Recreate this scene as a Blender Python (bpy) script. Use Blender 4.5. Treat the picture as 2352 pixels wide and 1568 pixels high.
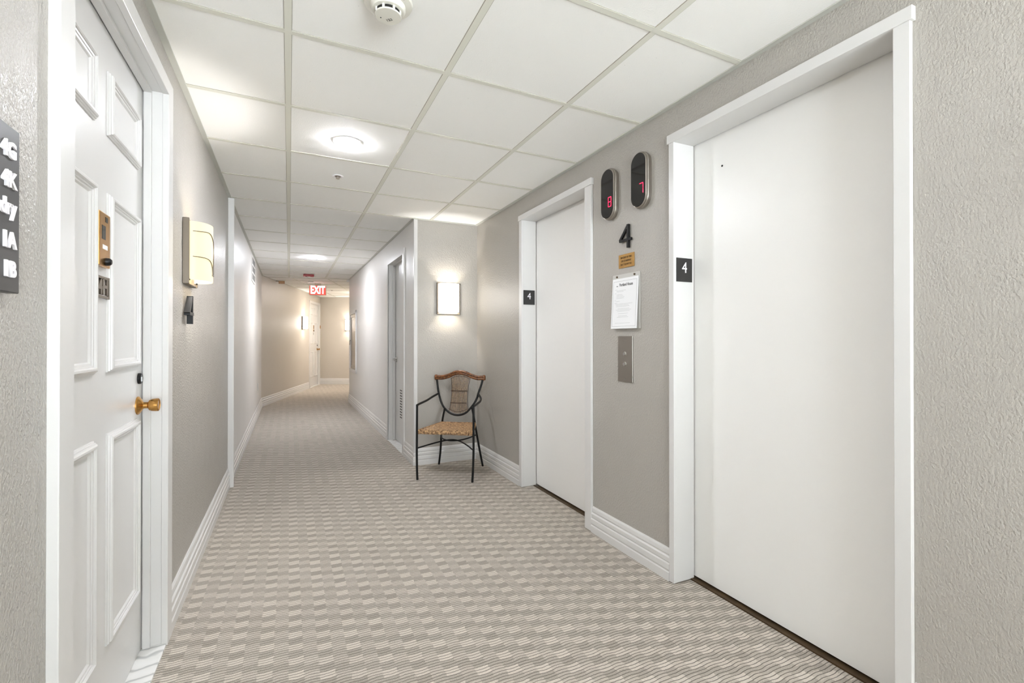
import bpy, bmesh, math, random
from mathutils import Vector, Matrix
random.seed(4)
S = bpy.context.scene
C = S.collection
for o in list(bpy.data.objects):
    bpy.data.objects.remove(o)

# ---------------------------------------------------------------- camera, world, exposure, fill daylight
F = 1091.6
YAW, PITCH, EYE = 0.4384, 0.004, 1.17
cd = bpy.data.cameras.new('camera')
cam = bpy.data.objects.new('camera', cd)
C.objects.link(cam)
cam.location = (0, 0, EYE)
cam.rotation_euler = (math.pi/2 + PITCH, 0, -YAW)
cd.sensor_width = 36
cd.lens = F/2352*36
cd.shift_y = -7.9/2352
cd.clip_start = 0.02
S.camera = cam
S.view_settings.view_transform = 'Standard'
S.view_settings.look = 'None'
S.view_settings.exposure = 1.14
S.view_settings.gamma = 1
S.view_settings.use_curve_mapping = False
SKY = 4.0
GROUND_FILL = 12.0  # added upward fill through the rear window
W = bpy.data.worlds.new('world')
S.world = W
W.use_nodes = True
W.node_tree.nodes['Background'].inputs[0].default_value = (0.86, 0.94, 1, 1)
wt = W.node_tree                     # overcast sky above the horizon, made-up bright lower half that lifts the ceiling
tc = wt.nodes.new('ShaderNodeTexCoord'); sp = wt.nodes.new('ShaderNodeSeparateXYZ'); mr = wt.nodes.new('ShaderNodeMapRange')
wt.links.new(tc.outputs['Generated'], sp.inputs[0]); wt.links.new(sp.outputs['Z'], mr.inputs['Value'])
mr.inputs['From Min'].default_value = -.03; mr.inputs['From Max'].default_value = .03
mr.inputs['To Min'].default_value = GROUND_FILL; mr.inputs['To Max'].default_value = SKY
wt.links.new(mr.outputs['Result'], wt.nodes['Background'].inputs[1])
LAMP = 255.0          # downlight lens radiance
BULB = 6.5           # sconce bulb watts
WARM = (1.0, 0.98, 0.96)
NEUT = (1.0, 0.95, 0.90)

# ---------------------------------------------------------------- materials
def lin(c):
    return tuple(((v/255)/12.92 if v/255 <= .04045 else (((v/255)+.055)/1.055)**2.4) for v in c) + (1,)

def mat(name, rgb, rough=.5, metal=0, spec=.5, emis=None, estr=0):
    m = bpy.data.materials.new(name)
    m.use_nodes = True
    b = m.node_tree.nodes['Principled BSDF']
    b.inputs['Base Color'].default_value = lin(rgb)
    b.inputs['Roughness'].default_value = rough
    b.inputs['Metallic'].default_value = metal
    b.inputs['Specular IOR Level'].default_value = spec
    if emis:
        b.inputs['Emission Color'].default_value = lin(emis)
        b.inputs['Emission Strength'].default_value = estr
    return m

class N:
    """small node helper"""
    def __init__(s, m):
        s.t = m.node_tree; s.b = s.t.nodes['Principled BSDF']
        s.co = s.t.nodes.new('ShaderNodeTexCoord').outputs['Object']
    def n(s, typ, **kw):
        q = s.t.nodes.new(typ)
        for k, v in kw.items(): setattr(q, k, v)
        return q
    def l(s, a, b): s.t.links.new(a, b)
    def math(s, op, a, b=None, c=None):
        q = s.n('ShaderNodeMath', operation=op)
        for i, v in enumerate((a, b, c)):
            if v is None: continue
            if isinstance(v, (int, float)): q.inputs[i].default_value = v
            else: s.l(v, q.inputs[i])
        return q.outputs[0]
    def noise(s, scale, detail=2, rough=.5, vec=None, stretch=None):
        v = vec or s.co
        if stretch:
            mp = s.n('ShaderNodeMapping'); mp.inputs['Scale'].default_value = stretch
            s.l(v, mp.inputs['Vector']); v = mp.outputs[0]
        q = s.n('ShaderNodeTexNoise')
        q.inputs['Scale'].default_value = scale; q.inputs['Detail'].default_value = detail
        q.inputs['Roughness'].default_value = rough
        s.l(v, q.inputs['Vector'])
        return q.outputs['Fac']
    def ramp(s, fac, stops):
        q = s.n('ShaderNodeValToRGB')
        e = q.color_ramp.elements
        while len(e) < len(stops): e.new(.5)
        for k, (p, c) in zip(e, stops): k.position = p; k.color = c
        s.l(fac, q.inputs[0])
        return q.outputs[0]
    def mix(s, fac, a, b):
        q = s.n('ShaderNodeMix', data_type='RGBA')
        for sock, v in ((q.inputs[0], fac), (q.inputs[6], a), (q.inputs[7], b)):
            if isinstance(v, (int, float, tuple)): sock.default_value = v
            else: s.l(v, sock)
        return q.outputs[2]
    def bump(s, h, strength, dist):
        q = s.n('ShaderNodeBump')
        q.inputs['Strength'].default_value = strength; q.inputs['Distance'].default_value = dist
        s.l(h, q.inputs['Height']); s.l(q.outputs[0], s.b.inputs['Normal'])
    def color(s, c): s.l(c, s.b.inputs['Base Color'])

def orange_peel(name, rgb, rough, size=150, dist=.0018, stretch=(1, 1, .7)):
    m = mat(name, rgb, rough); k = N(m)
    a = k.noise(size, 2.5, .55, stretch=stretch)
    a = k.ramp(a, [(.36, (0, 0, 0, 1)), (.66, (1, 1, 1, 1))])
    c = k.noise(14, 2, .5)
    h = k.math('MULTIPLY', a, k.math('ADD', .45, c))
    k.bump(h, 1.0, dist)
    v = k.noise(3.0, 3)
    k.color(k.mix(k.math('MULTIPLY', v, .35), lin(rgb), lin(tuple(x*.93 for x in rgb))))
    return m

M = {}
M['wall_grey'] = orange_peel('textured grey wall paint', (176, 171, 163), .31, 150, .0011)
M['wall_rough'] = orange_peel('rough textured grey wall paint', (176, 171, 163), .31, 150, .0019)
M['wall_pale'] = orange_peel('pale wall paint', (226, 223, 219), .42, 60, .0006)
M['wall_beige'] = orange_peel('beige wall paint', (201, 194, 183), .42, 60, .0006)
M['white'] = mat('white semi gloss paint', (217, 215, 212), .28)
k = N(M['white']); k.bump(k.noise(26, 3, .5, stretch=(1, 1, .3)), .12, .002)
M['lift_white'] = mat('white sprayed metal door paint', (238, 236, 232), .34, spec=.4)
k = N(M['lift_white']); k.bump(k.noise(7, 4, .45), .25, .002)
M['grid'] = mat('ceiling grid enamel', (226, 225, 213), .45)
M['grid_gap_shade'] = mat('painted shade in the gap beside the grid bars', (172, 167, 154), .9)  # taupe colour stands in for the shadow line along the bars
M['grid_edge'] = mat('wall angle enamel', (196, 196, 188), .45)
M['gap'] = mat('dark gap', (26, 24, 21), .9)
M['black'] = mat('black painted steel', (12, 12, 12), .38, spec=.35)
M['black_plate'] = mat('black sign plastic', (38, 36, 35), .4)
M['charcoal'] = mat('charcoal sign board', (52, 51, 50), .42)
M['white_letter'] = mat('white letter plastic', (240, 236, 238), .35)
M['dark_letter'] = mat('dark ink', (70, 70, 70), .6)
M['ink'] = mat('grey ink', (165, 165, 165), .7)
M['chrome'] = mat('polished steel', (200, 198, 194), .18, 1)
M['satin'] = mat('brushed steel', (172, 166, 158), .34, 1)
M['bronze'] = mat('dark bronze', (104, 88, 70), .36, .85)
M['brass'] = mat('polished brass', (205, 156, 88), .24, 1)
k = N(M['brass']); k.color(k.mix(k.noise(30, 3), lin((214, 166, 96)), lin((172, 122, 62))))
M['old_brass'] = mat('aged brass plaque', (176, 136, 78), .5, .55)
k = N(M['old_brass']); k.color(k.mix(k.noise(45, 3), lin((188, 148, 84)), lin((150, 110, 58))))
M['silver_frame'] = mat('pewter lamp frame', (122, 112, 100), .4, .8)
M['sill'] = mat('worn bronze sill', (84, 66, 44), .55, .5)
k = N(M['sill']); k.color(k.mix(k.noise(22, 4, .6), lin((104, 82, 54)), lin((46, 36, 26))))
M['black_glass'] = mat('black glass', (10, 10, 11), .06, 0, .6)
M['red_led'] = mat('red display segments', (255, 30, 60), .4, emis=(255, 20, 60), estr=2.6)
M['paper'] = mat('white paper', (238, 238, 238), .6)
M['acrylic'] = mat('acrylic backing', (205, 203, 197), .15)
M['detector'] = mat('detector plastic', (226, 223, 212), .45)
M['lens'] = mat('led lens', (255, 252, 246), .5, emis=(244, 247, 255), estr=LAMP)
M['lens_far'] = mat('led lens far', (255, 252, 246), .5, emis=(244, 247, 255), estr=LAMP*1.15)
M['lens_bend_fill'] = mat('added bend fill lens', (255, 252, 246), .5, emis=(255, 244, 234), estr=LAMP*1.5)  # for the fill lamp added out of view past the bend
M['lens_near'] = mat('led lens near', (255, 252, 246), .5, emis=(244, 247, 255), estr=LAMP*.34)
M['shade'] = mat('lit cream glass', (172, 158, 124), .35, emis=(255, 232, 176), estr=.46)
M['shade_bright'] = mat('lit white glass', (250, 244, 228), .35, emis=(255, 250, 242), estr=5)
M['exit_red'] = mat('lit red face', (220, 60, 50), .5, emis=(238, 70, 60), estr=.75)
M['exit_white'] = mat('lit white letters', (255, 250, 248), .5, emis=(255, 240, 236), estr=1.6)
M['exit_body'] = mat('sign housing', (190, 178, 160), .5)
M['alarm_red'] = mat('dark red plastic', (140, 18, 22), .4)
M['brown'] = mat('tan metal', (176, 132, 88), .5)
M['cane'] = mat('cane', (160, 124, 88), .5)
M['dark_bind'] = mat('dark rattan binding', (66, 44, 30), .5)
M['rattan'] = mat('polished rattan', (134, 80, 42), .32)
k = N(M['rattan']); k.color(k.mix(k.ramp(k.noise(60, 3, .6), [(.35, (0, 0, 0, 1)), (.65, (1, 1, 1, 1))]), lin((136, 86, 48)), lin((66, 38, 22))))
k = N(M['cane']); k.color(k.mix(k.ramp(k.noise(70, 3, .6), [(.3, (0, 0, 0, 1)), (.7, (1, 1, 1, 1))]), lin((160, 132, 102)), lin((92, 68, 48))))
M['seagrass'] = mat('woven seagrass', (178, 132, 86), .6)
k = N(M['seagrass'])
g = k.ramp(k.noise(58, 4, .7, stretch=(1, 1.6, 1)), [(.38, (0, 0, 0, 1)), (.60, (1, 1, 1, 1))])
k.color(k.mix(g, lin((88, 54, 30)), lin((206, 168, 124)))); k.bump(g, .5, .002)

# ceiling tile: cream fissured board with fine pits
M['tile'] = mat('mineral fibre tile', (232, 230, 224), .9, spec=.2)
k = N(M['tile'])
n1 = k.noise(190, 3, .6)
pit = k.ramp(k.noise(70, 4, .7), [(.24, (1, 1, 1, 1)), (.30, (0, 0, 0, 1))])
k.color(k.mix(pit, lin((250, 249, 245)), lin((200, 196, 186))))
k.bump(k.math('SUBTRACT', n1, k.math('MULTIPLY', pit, .6)), .6, .0014)

# marble
M['marble'] = mat('white marble', (226, 225, 221), .25)
k = N(M['marble'])
wv = k.n('ShaderNodeTexWave'); wv.inputs['Scale'].default_value = 6; wv.inputs['Distortion'].default_value = 9; wv.inputs['Detail'].default_value = 3
k.l(k.co, wv.inputs['Vector'])
k.color(k.ramp(wv.outputs['Fac'], [(0, lin((188, 188, 186))), (.3, lin((228, 227, 223))), (1, lin((232, 231, 228)))]))

# carpet: cut ribs across the hall, laid as basket blocks of light and dark yarn
M['carpet'] = mat('ribbed carpet', (170, 162, 150), .95, spec=.1)
k = N(M['carpet'])
sx = k.n('ShaderNodeSeparateXYZ')
nz = k.n('ShaderNodeTexNoise'); nz.inputs['Scale'].default_value = 24; nz.inputs['Detail'].default_value = 2
k.l(k.co, nz.inputs['Vector'])
k.l(k.co, sx.inputs[0])
wob = k.math('MULTIPLY', k.math('SUBTRACT', nz.outputs['Fac'], .5), .0075)
fz = k.math('SUBTRACT', k.noise(150, 2, .6), .5)      # fuzz of the cut yarn at block edges
X = sx.outputs['X']; Y = k.math('ADD', sx.outputs['Y'], wob)
COL, RIB = .0500, .0140
u = k.math('ADD', k.math('DIVIDE', k.math('ADD', X, k.math('MULTIPLY', wob, .8)), COL), k.math('MULTIPLY', fz, .42))
ucell = k.math('FLOOR', u)
odd = k.math('MODULO', k.math('ADD', ucell, 1000), 2)
wave = k.math('MULTIPLY', k.math('SINE', k.math('MULTIPLY', k.math('DIVIDE', X, COL), math.pi)), .13)
v = k.math('ADD', k.math('DIVIDE', Y, RIB), k.math('ADD', wave, 600))
vf = k.math('FRACT', v)
vj = k.math('ADD', v, k.math('MULTIPLY', fz, .8))
row = k.math('FLOOR', k.math('DIVIDE', k.math('ADD', vj, k.math('MULTIPLY', odd, 1.5)), 3))
alt = k.math('MODULO', k.math('ADD', row, k.math('FLOOR', k.math('DIVIDE', k.math('ADD', ucell, 1000), 2))), 2)
rib = k.math('PINGPONG', vf, .5)                      # 0 at the groove, .5 on the crest
groove = k.math('SMOOTH_MIN', k.math('MULTIPLY', rib, 7.0), 1.0, .25)
fine = k.noise(420, 2, .7)
wn = k.n('ShaderNodeTexWhiteNoise', noise_dimensions='2D')
cv = k.n('ShaderNodeCombineXYZ'); k.l(ucell, cv.inputs[0]); k.l(row, cv.inputs[1]); k.l(cv.outputs[0], wn.inputs['Vector'])
amp = k.math('MULTIPLY_ADD', odd, -.24, .44)          # strong blocks in even columns, mild in odd
tone = k.math('ADD', k.math('MULTIPLY', k.math('SUBTRACT', alt, .5), amp), k.math('MULTIPLY_ADD', odd, -.05, .54))
tone = k.math('ADD', tone, k.math('MULTIPLY', k.math('SUBTRACT', wn.outputs['Value'], .5), .13))
tone = k.math('ADD', tone, k.math('MULTIPLY', k.math('SUBTRACT', fine, .5), 1.6))
base = k.ramp(tone, [(.05, lin((147, 139, 128))), (.95, lin((219, 210, 198)))])
k.color(k.mix(groove, lin((100, 93, 83)), base))
h = k.math('ADD', groove, k.math('MULTIPLY', fine, .7))
k.bump(h, .8, .0035)

# ---------------------------------------------------------------- mesh helpers
def new(name, bm, m, parent=None, smooth=False):
    me = bpy.data.meshes.new(name)
    bm.normal_update(); bm.to_mesh(me); bm.free()
    ms = m if isinstance(m, list) else [m]
    for q in ms: me.materials.append(M[q])
    if smooth:
        for p in me.polygons: p.use_smooth = True
        try: me.set_sharp_from_angle(angle=math.radians(35))
        except Exception: pass
    o = bpy.data.objects.new(name, me)
    C.objects.link(o)
    if parent: o.parent = parent
    return o

def tag(o, label, cat, group=None, kind=None):
    o['label'] = label; o['category'] = cat
    if group: o['group'] = group
    if kind: o['kind'] = kind
    return o

def thing(name, label, cat, loc=(0, 0, 0), rz=0, group=None, kind=None):
    o = bpy.data.objects.new(name, None)
    C.objects.link(o); o.location = loc; o.rotation_euler = (0, 0, rz); o.empty_display_size = .05
    return tag(o, label, cat, group, kind)

def box(bm, x0, x1, y0, y1, z0, z1, bev=0, mi=0):
    x0, x1 = sorted((x0, x1)); y0, y1 = sorted((y0, y1)); z0, z1 = sorted((z0, z1))
    r = bmesh.ops.create_cube(bm, size=1, matrix=Matrix.Translation(((x0+x1)/2, (y0+y1)/2, (z0+z1)/2)) @ Matrix.Diagonal((x1-x0, y1-y0, z1-z0, 1)))
    fs = {f for v in r['verts'] for f in v.link_faces}
    for f in fs: f.material_index = mi
    if bev:
        es = {e for v in r['verts'] for e in v.link_edges}
        q = bmesh.ops.bevel(bm, geom=list(es), offset=bev, segments=2, profile=.5, affect='EDGES')
        for f in q['faces']: f.material_index = mi

def B(*a, **k):
    bm = bmesh.new(); box(bm, *a, **k); return bm

def cyl(bm, c, r, h, axis='Z', seg=28, r2=None, mi=0):
    rot = {'Z': Matrix(), 'Y': Matrix.Rotation(-math.pi/2, 4, 'X'), 'X': Matrix.Rotation(math.pi/2, 4, 'Y')}[axis]
    q = bmesh.ops.create_cone(bm, cap_ends=True, segments=seg, radius1=r, radius2=r if r2 is None else r2, depth=h, matrix=Matrix.Translation(c) @ rot)
    for f in {f for v in q['verts'] for f in v.link_faces}: f.material_index = mi

def lathe(bm, prof, c=(0, 0, 0), axis='Z', seg=36, mi=0):
    """prof: list of (radius, height along axis)"""
    rings = []
    for r, h in prof:
        ring = []
        for i in range(seg):
            a = 2*math.pi*i/seg
            p = (r*math.cos(a), r*math.sin(a), h)
            if axis == 'Y': p = (p[0], h, p[1])
            if axis == 'X': p = (h, p[0], p[1])
            ring.append(bm.verts.new((p[0]+c[0], p[1]+c[1], p[2]+c[2])))
        rings.append(ring)
    for a, b in zip(rings, rings[1:]):
        for i in range(seg):
            j = (i+1) % seg
            f = bm.faces.new((a[i], a[j], b[j], b[i])); f.material_index = mi
    f = bm.faces.new(rings[0]); f.material_index = mi
    f = bm.faces.new(rings[-1][::-1]); f.material_index = mi
    bmesh.ops.recalc_face_normals(bm, faces=bm.faces)

def spline(pts, n=8, closed=False):
    P = [Vector(p) for p in pts]; out = []
    m = len(P); rng = range(m if closed else m-1)
    for i in rng:
        p0 = P[(i-1) % m] if closed or i > 0 else P[0]*2-P[1]
        p1 = P[i]; p2 = P[(i+1) % m]
        p3 = P[(i+2) % m] if closed or i+2 < m else P[-1]*2-P[-2]
        for s in range(n):
            t = s/n
            out.append(.5*((2*p1)+(-p0+p2)*t+(2*p0-5*p1+4*p2-p3)*t*t+(-p0+3*p1-3*p2+p3)*t**3))
    if not closed: out.append(P[-1])
    return out

def tube(bm, pts, r, seg=10, closed=False, mi=0, rfun=None):
    P = [Vector(p) for p in pts]; n = len(P); rings = []; up = None
    for i, p in enumerate(P):
        if closed: t = P[(i+1) % n]-P[i-1]
        else: t = P[min(i+1, n-1)]-P[max(i-1, 0)]
        t.normalize()
        if up is None:
            up = t.orthogonal().normalized()
        up = (up-t*up.dot(t)).normalized()
        w = t.cross(up)
        rr = rfun(i/(n-1)) if rfun else r
        rings.append([bm.verts.new(p+up*rr*math.cos(2*math.pi*j/seg)+w*rr*math.sin(2*math.pi*j/seg)) for j in range(seg)])
    pairs = list(zip(rings, rings[1:])) + ([(rings[-1], rings[0])] if closed else [])
    for a, b in pairs:
        for j in range(seg):
            q = (j+1) % seg
            f = bm.faces.new((a[j], a[q], b[q], b[j])); f.material_index = mi
    if not closed:
        bm.faces.new(rings[0][::-1]).material_index = mi; bm.faces.new(rings[-1]).material_index = mi

def text_into(bm, s, size, m4, ext=.001, align='CENTER', bold=0, sx=1.0, mi=0):
    """letters as solid geometry; m4 maps text space (x right, y up, z out) to the target space"""
    cu = bpy.data.curves.new('t', 'FONT'); cu.body = s; cu.size = size; cu.extrude = ext; cu.offset = bold
    cu.align_x = align; cu.align_y = 'CENTER'; cu.resolution_u = 4
    o = bpy.data.objects.new('t', cu); C.objects.link(o)
    bpy.context.view_layer.update()
    me = bpy.data.meshes.new_from_object(o)
    me.transform(m4 @ Matrix.Diagonal((sx, 1, 1, 1)))
    n0 = len(bm.faces)
    bm.from_mesh(me)
    bm.faces.ensure_lookup_table()
    for f in bm.faces[n0:]: f.material_index = mi
    bpy.data.objects.remove(o); bpy.data.curves.remove(cu); bpy.data.meshes.remove(me)

def wtext(x, y, z):
    """text frame on a wall item: local y is outward, viewer's right is -x"""
    return Matrix(((-1, 0, 0, x), (0, 0, 1, y), (0, 1, 0, z), (0, 0, 0, 1)))

def wall(name, p0, p1, m, holes=(), z1=2.36, t=.09, side=1, label='', z0=-.02):
    """vertical slab from p0 to p1; visible face on the line, thickness away from the room (side)"""
    a = Vector((*p0, 0)); b = Vector((*p1, 0)); L = (b-a).length; d = (b-a)/L
    nrm = Vector((-d.y, d.x, 0))*side
    ss = sorted({0, L} | {s for h in holes for s in h[:2]}); zz = sorted({z0, z1} | {z for h in holes for z in h[2:]})
    bm = bmesh.new()
    for s0, s1 in zip(ss, ss[1:]):
        for q0, q1 in zip(zz, zz[1:]):
            cs, cz = (s0+s1)/2, (q0+q1)/2
            if any(h[0] < cs < h[1] and h[2] < cz < h[3] for h in holes): continue
            v = [bm.verts.new(a+d*s+nrm*w+Vector((0, 0, z))) for w in (0, t) for s, z in ((s0, q0), (s1, q0), (s1, q1), (s0, q1))]
            for f in ((0, 1, 2, 3), (4, 5, 6, 7), (0, 1, 5, 4), (1, 2, 6, 5), (2, 3, 7, 6), (3, 0, 4, 7)):
                bm.faces.new([v[i] for i in f])
    bmesh.ops.remove_doubles(bm, verts=bm.verts, dist=1e-5)
    # drop interior faces shared by two cells
    seen = {}
    for f in bm.faces:
        seen.setdefault(tuple(sorted((round(v.co.x, 4), round(v.co.y, 4), round(v.co.z, 4)) for v in f.verts)), []).append(f)
    dup = [f for fs in seen.values() if len(fs) > 1 for f in fs]
    bmesh.ops.delete(bm, geom=dup, context='FACES')
    for f in [f for f in bm.faces if len(f.link_loops if hasattr(f, 'link_loops') else f.loops) < 3]: pass
    bmesh.ops.recalc_face_normals(bm, faces=bm.faces)
    o = new(name, bm, m)
    return tag(o, label, 'wall', kind='structure')

def sweep(bm, pts, prof, side=1, mi=0):
    """profile (offset, z) carried along a floor polyline with mitred corners"""
    P = [Vector((p[0], p[1])) for p in pts]; n = len(P); rows = []
    for i, p in enumerate(P):
        d0 = (P[i]-P[i-1]).normalized() if i else None
        d1 = (P[i+1]-P[i]).normalized() if i < n-1 else None
        if d0 is None: d0 = d1
        if d1 is None: d1 = d0
        n0 = Vector((-d0.y, d0.x))*side; n1 = Vector((-d1.y, d1.x))*side
        m = (n0+n1).normalized(); k = 1/max(.3, m.dot(n0))
        rows.append([bm.verts.new((p.x+m.x*o*k, p.y+m.y*o*k, z)) for o, z in prof])
    for a, b in zip(rows, rows[1:]):
        for j in range(len(prof)):
            q = (j+1) % len(prof)
            bm.faces.new((a[j], a[q], b[q], b[j])).material_index = mi
    bm.faces.new(rows[0][::-1]); bm.faces.new(rows[-1])
    bmesh.ops.recalc_face_normals(bm, faces=bm.faces)

BASE = [(0, 0), (.018, 0), (.018, .040), (.0145, .046), (.0175, .056), (.0165, .080), (.010, .086), (.0145, .092), (.0145, .112), (.008, .119), (.0105, .128), (.008, .146), (.003, .155), (0, .155)]

# ---------------------------------------------------------------- shell
CZ = 2.302
XL, XR = -.44, 1.685
YB = -2.6
AL = (1.062, 4.41)            # outside corner of the alcove
RC = (1.028, 9.44)            # end of the right corridor wall
LC = (XL, 9.40)               # left wall bends here
AE = (.75, 13.60)             # end of the angled wall
adir = Vector((AE[0]-LC[0], AE[1]-LC[1])); ALEN = adir.length; adir /= ALEN
edir = Vector((.868, -.496)).normalized()
EE = (AE[0]+edir.x*1.50, AE[1]+edir.y*1.50)

bm = B(-.75, 2.35, YB-.1, 14.2, -.12, 0)
tag(new('floor', bm, 'carpet'), 'grey beige ribbed carpet with a basket block pattern over the whole hallway', 'carpet', kind='structure')

D4 = (1.328, 2.218)           # door opening on the left wall
wall('wall_left_near', (XL, YB), (XL, 4.38), 'wall_rough', [(D4[0]-.02-YB, D4[1]+.02-YB, -.02, 2.13)], side=1, label='textured grey wall on the left around the near white panelled door', t=.05)
wall('wall_left_far', (XL, 4.38), LC, 'wall_pale', side=1, label='smooth pale wall on the left, running back from the white corner strip')
s0, s1 = 12.56, 13.50
sA = (12.53-LC[1])/adir.y; sB = (13.46-LC[1])/adir.y
wall('wall_angled', LC, AE, 'wall_beige', [(sA, sB, -.02, 2.09)], side=1, label='beige angled wall at the far bend of the hallway', t=.06)
wall('wall_end', AE, EE, 'wall_beige', side=1, label='beige end wall behind the EXIT sign')
e1 = (2.489, 3.385); e2 = (.815, 1.736)
wall('wall_right', (XR, YB), (XR, 4.41), 'wall_grey', [(e2[0]-.01-YB, e2[1]+.01-YB, -.02, 2.13), (e1[0]-.01-YB, e1[1]+.01-YB, -.02, 2.13)], side=-1, label='textured grey wall on the right holding both elevator doors', t=.105)
wall('wall_alcove', (XR, 4.41), AL, 'wall_grey', side=-1, label='textured grey wall behind the chair, with a lit sconce')
rd = Vector((RC[0]-AL[0], RC[1]-AL[1])); RL = rd.length; rd /= RL
def RW(y): return AL[0]+(RC[0]-AL[0])*(y-AL[1])/(RC[1]-AL[1])
c1 = (4.872, 5.63)            # closet door opening
fc = (8.46, 9.22)             # cabinet opening
wall('wall_right_far', AL, RC, 'wall_pale', [((c1[0]-.01-AL[1])/rd.y, (c1[1]+.01-AL[1])/rd.y, -.02, 2.06), ((fc[0]-AL[1])/rd.y, (fc[1]-AL[1])/rd.y, .64, 1.64)], side=-1, label='smooth pale wall on the right past the alcove, with the closet door', t=.105)
wall('wall_bend', RC, EE, 'wall_beige', side=-1, label='beige wall around the corner past the metal cabinet')
wall('wall_back', (XL-.1, YB), (XR+.1, YB), 'wall_grey', [(.25, 2.05, .35, 2.1)], side=-1, label='grey wall closing the hallway behind the viewer')

# ceiling tiles
bm = B(-.75, 2.35, YB-.1, 14.2, CZ+.0025, CZ+.06)
tag(new('ceiling', bm, 'tile'), 'white speckled ceiling tiles laid in a square metal grid', 'ceiling', kind='structure')
TS, GX, GY, SK = .6096, -.006, 1.9266, .0265
bm = bmesh.new()
def tbar(bm, a, b, w=.024, z0=CZ-.0005, z1=CZ+.004, mi=0):
    a = Vector((*a, 0)); b = Vector((*b, 0)); d = (b-a).normalized(); n = Vector((-d.y, d.x, 0))*w/2
    v = [bm.verts.new(p+q+Vector((0, 0, z))) for z in (z0, z1) for p, q in ((a, n), (a, -n), (b, -n), (b, n))]
    for f in ((0, 1, 2, 3), (4, 5, 6, 7), (0, 1, 5, 4), (1, 2, 6, 5), (2, 3, 7, 6), (3, 0, 4, 7)): bm.faces.new([v[i] for i in f]).material_index = mi
    if not mi: tbar(bm, a.xy, b.xy, w+.0035, z0+.0010, z1, mi=1)  # wider strip carrying the painted shadow line
def TR(x): return 9.68-(x-XL)*.23       # seam where the grid turns
for i in range(3):
    x = GX+i*TS
    tbar(bm, (x, YB), (x, TR(x) if i < 2 else 4.41))
for j in range(-8, 13):
    y = GY+j*TS
    xr = XR if y < 4.35 else RW(y)
    tbar(bm, (XL, y+SK*(XL-GX)), (xr, y+SK*(xr-GX)), z0=CZ-.0002)
bmesh.ops.recalc_face_normals(bm, faces=bm.faces)
tag(new('trim_1', bm, ['grid', 'grid_gap_shade']), 'pale metal grid bars between the ceiling tiles of the near hallway', 'ceiling grid', kind='structure')
bm = bmesh.new()
an = Vector((adir.y, -adir.x))
for off in (.42, 1.03):
    p = Vector(LC)+an*off
    t0 = (TR(p.x)-p.y)/adir.y+.02
    tbar(bm, p+adir*max(t0, 0), p+adir*(ALEN+.3-off*.35))
for q in range(1, 7):
    p = Vector(LC)+adir*(q*TS+.1)
    w0, w1 = 0, 1.75
    tbar(bm, p, p+an*min(w1, 1.46))
tbar(bm, (XL, TR(XL)), (RW(9.4), TR(RC[0])), w=.02, z0=CZ-.003)
bmesh.ops.recalc_face_normals(bm, faces=bm.faces)
tag(new('trim_2', bm, ['grid', 'grid_gap_shade']), 'pale grid bars of the turned ceiling beyond the bend', 'ceiling grid', kind='structure')
bm = bmesh.new()
ang = [(0, CZ-.003), (.024, CZ-.003), (.024, CZ+.002), (0, CZ+.002)]
sweep(bm, [(XL, YB), LC, AE, EE], ang, side=-1)
bmesh.ops.recalc_face_normals(bm, faces=bm.faces)
tag(new('trim_3', bm, 'grid_edge'), 'grey metal wall angle where the left wall meets the ceiling', 'ceiling trim', kind='structure')
bm = bmesh.new()
sweep(bm, [(XR, YB), (XR, 4.41), AL, RC], ang, side=1)
tag(new('trim_4', bm, 'grid_edge'), 'grey metal wall angle where the right walls meet the ceiling', 'ceiling trim', kind='structure')
# corner strips
tag(new('trim_5', B(XL, XL+.042, 4.362, 4.395, 0, CZ-.004, bev=.002), 'white'), 'white vertical strip on the left wall where grey texture ends', 'corner trim', kind='structure')
bm = B(AL[0]-.003, AL[0]+.024, AL[1]-.010, AL[1], 0.0, CZ-.004, bev=.001)
box(bm, AL[0]-.010, AL[0], AL[1]-.010, AL[1]+.02, 0.0, CZ-.004, bev=.001)
tag(new('trim_6', bm, 'white'), 'white vertical strip on the alcove corner behind the chair arm', 'corner trim', kind='structure')
# baseboards
def base(name, pts, side, label):
    bm = bmesh.new(); sweep(bm, pts, BASE, side)
    tag(new(name, bm, 'white'), label, 'baseboard', kind='structure')
base('baseboard_left', [(XL, 2.291), (XL, 4.362)], -1, 'white ridged baseboard between the near door and the corner strip')
base('baseboard_left_far', [(XL, 4.395), LC, (LC[0]+adir.x*(sA-.08), LC[1]+adir.y*(sA-.08))], -1, 'white ridged baseboard along the far left wall and round the bend')
base('baseboard_left_near', [(XL, YB), (XL, 1.25)], -1, 'white baseboard left of the near door, below the unit sign')
base('baseboard_end', [(LC[0]+adir.x*(sB+.075), LC[1]+adir.y*(sB+.075)), AE, EE, RC], -1, 'white ridged baseboard along the end wall')
base('baseboard_right', [(XR, 1.767), (XR, 2.424)], 1, 'white ridged baseboard between the two elevator doors')
base('baseboard_right_near', [(XR, YB), (XR, .772)], 1, 'white baseboard right of the near elevator')
base('baseboard_alcove', [(XR, 3.427), (XR, 4.41), AL, (RW(4.79), 4.79)], 1, 'white ridged baseboard behind the chair, wrapping the alcove corner')
base('baseboard_right_far', [(RW(5.71), 5.71), RC], 1, 'white ridged baseboard from the closet door to the metal cabinet corner')

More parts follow.
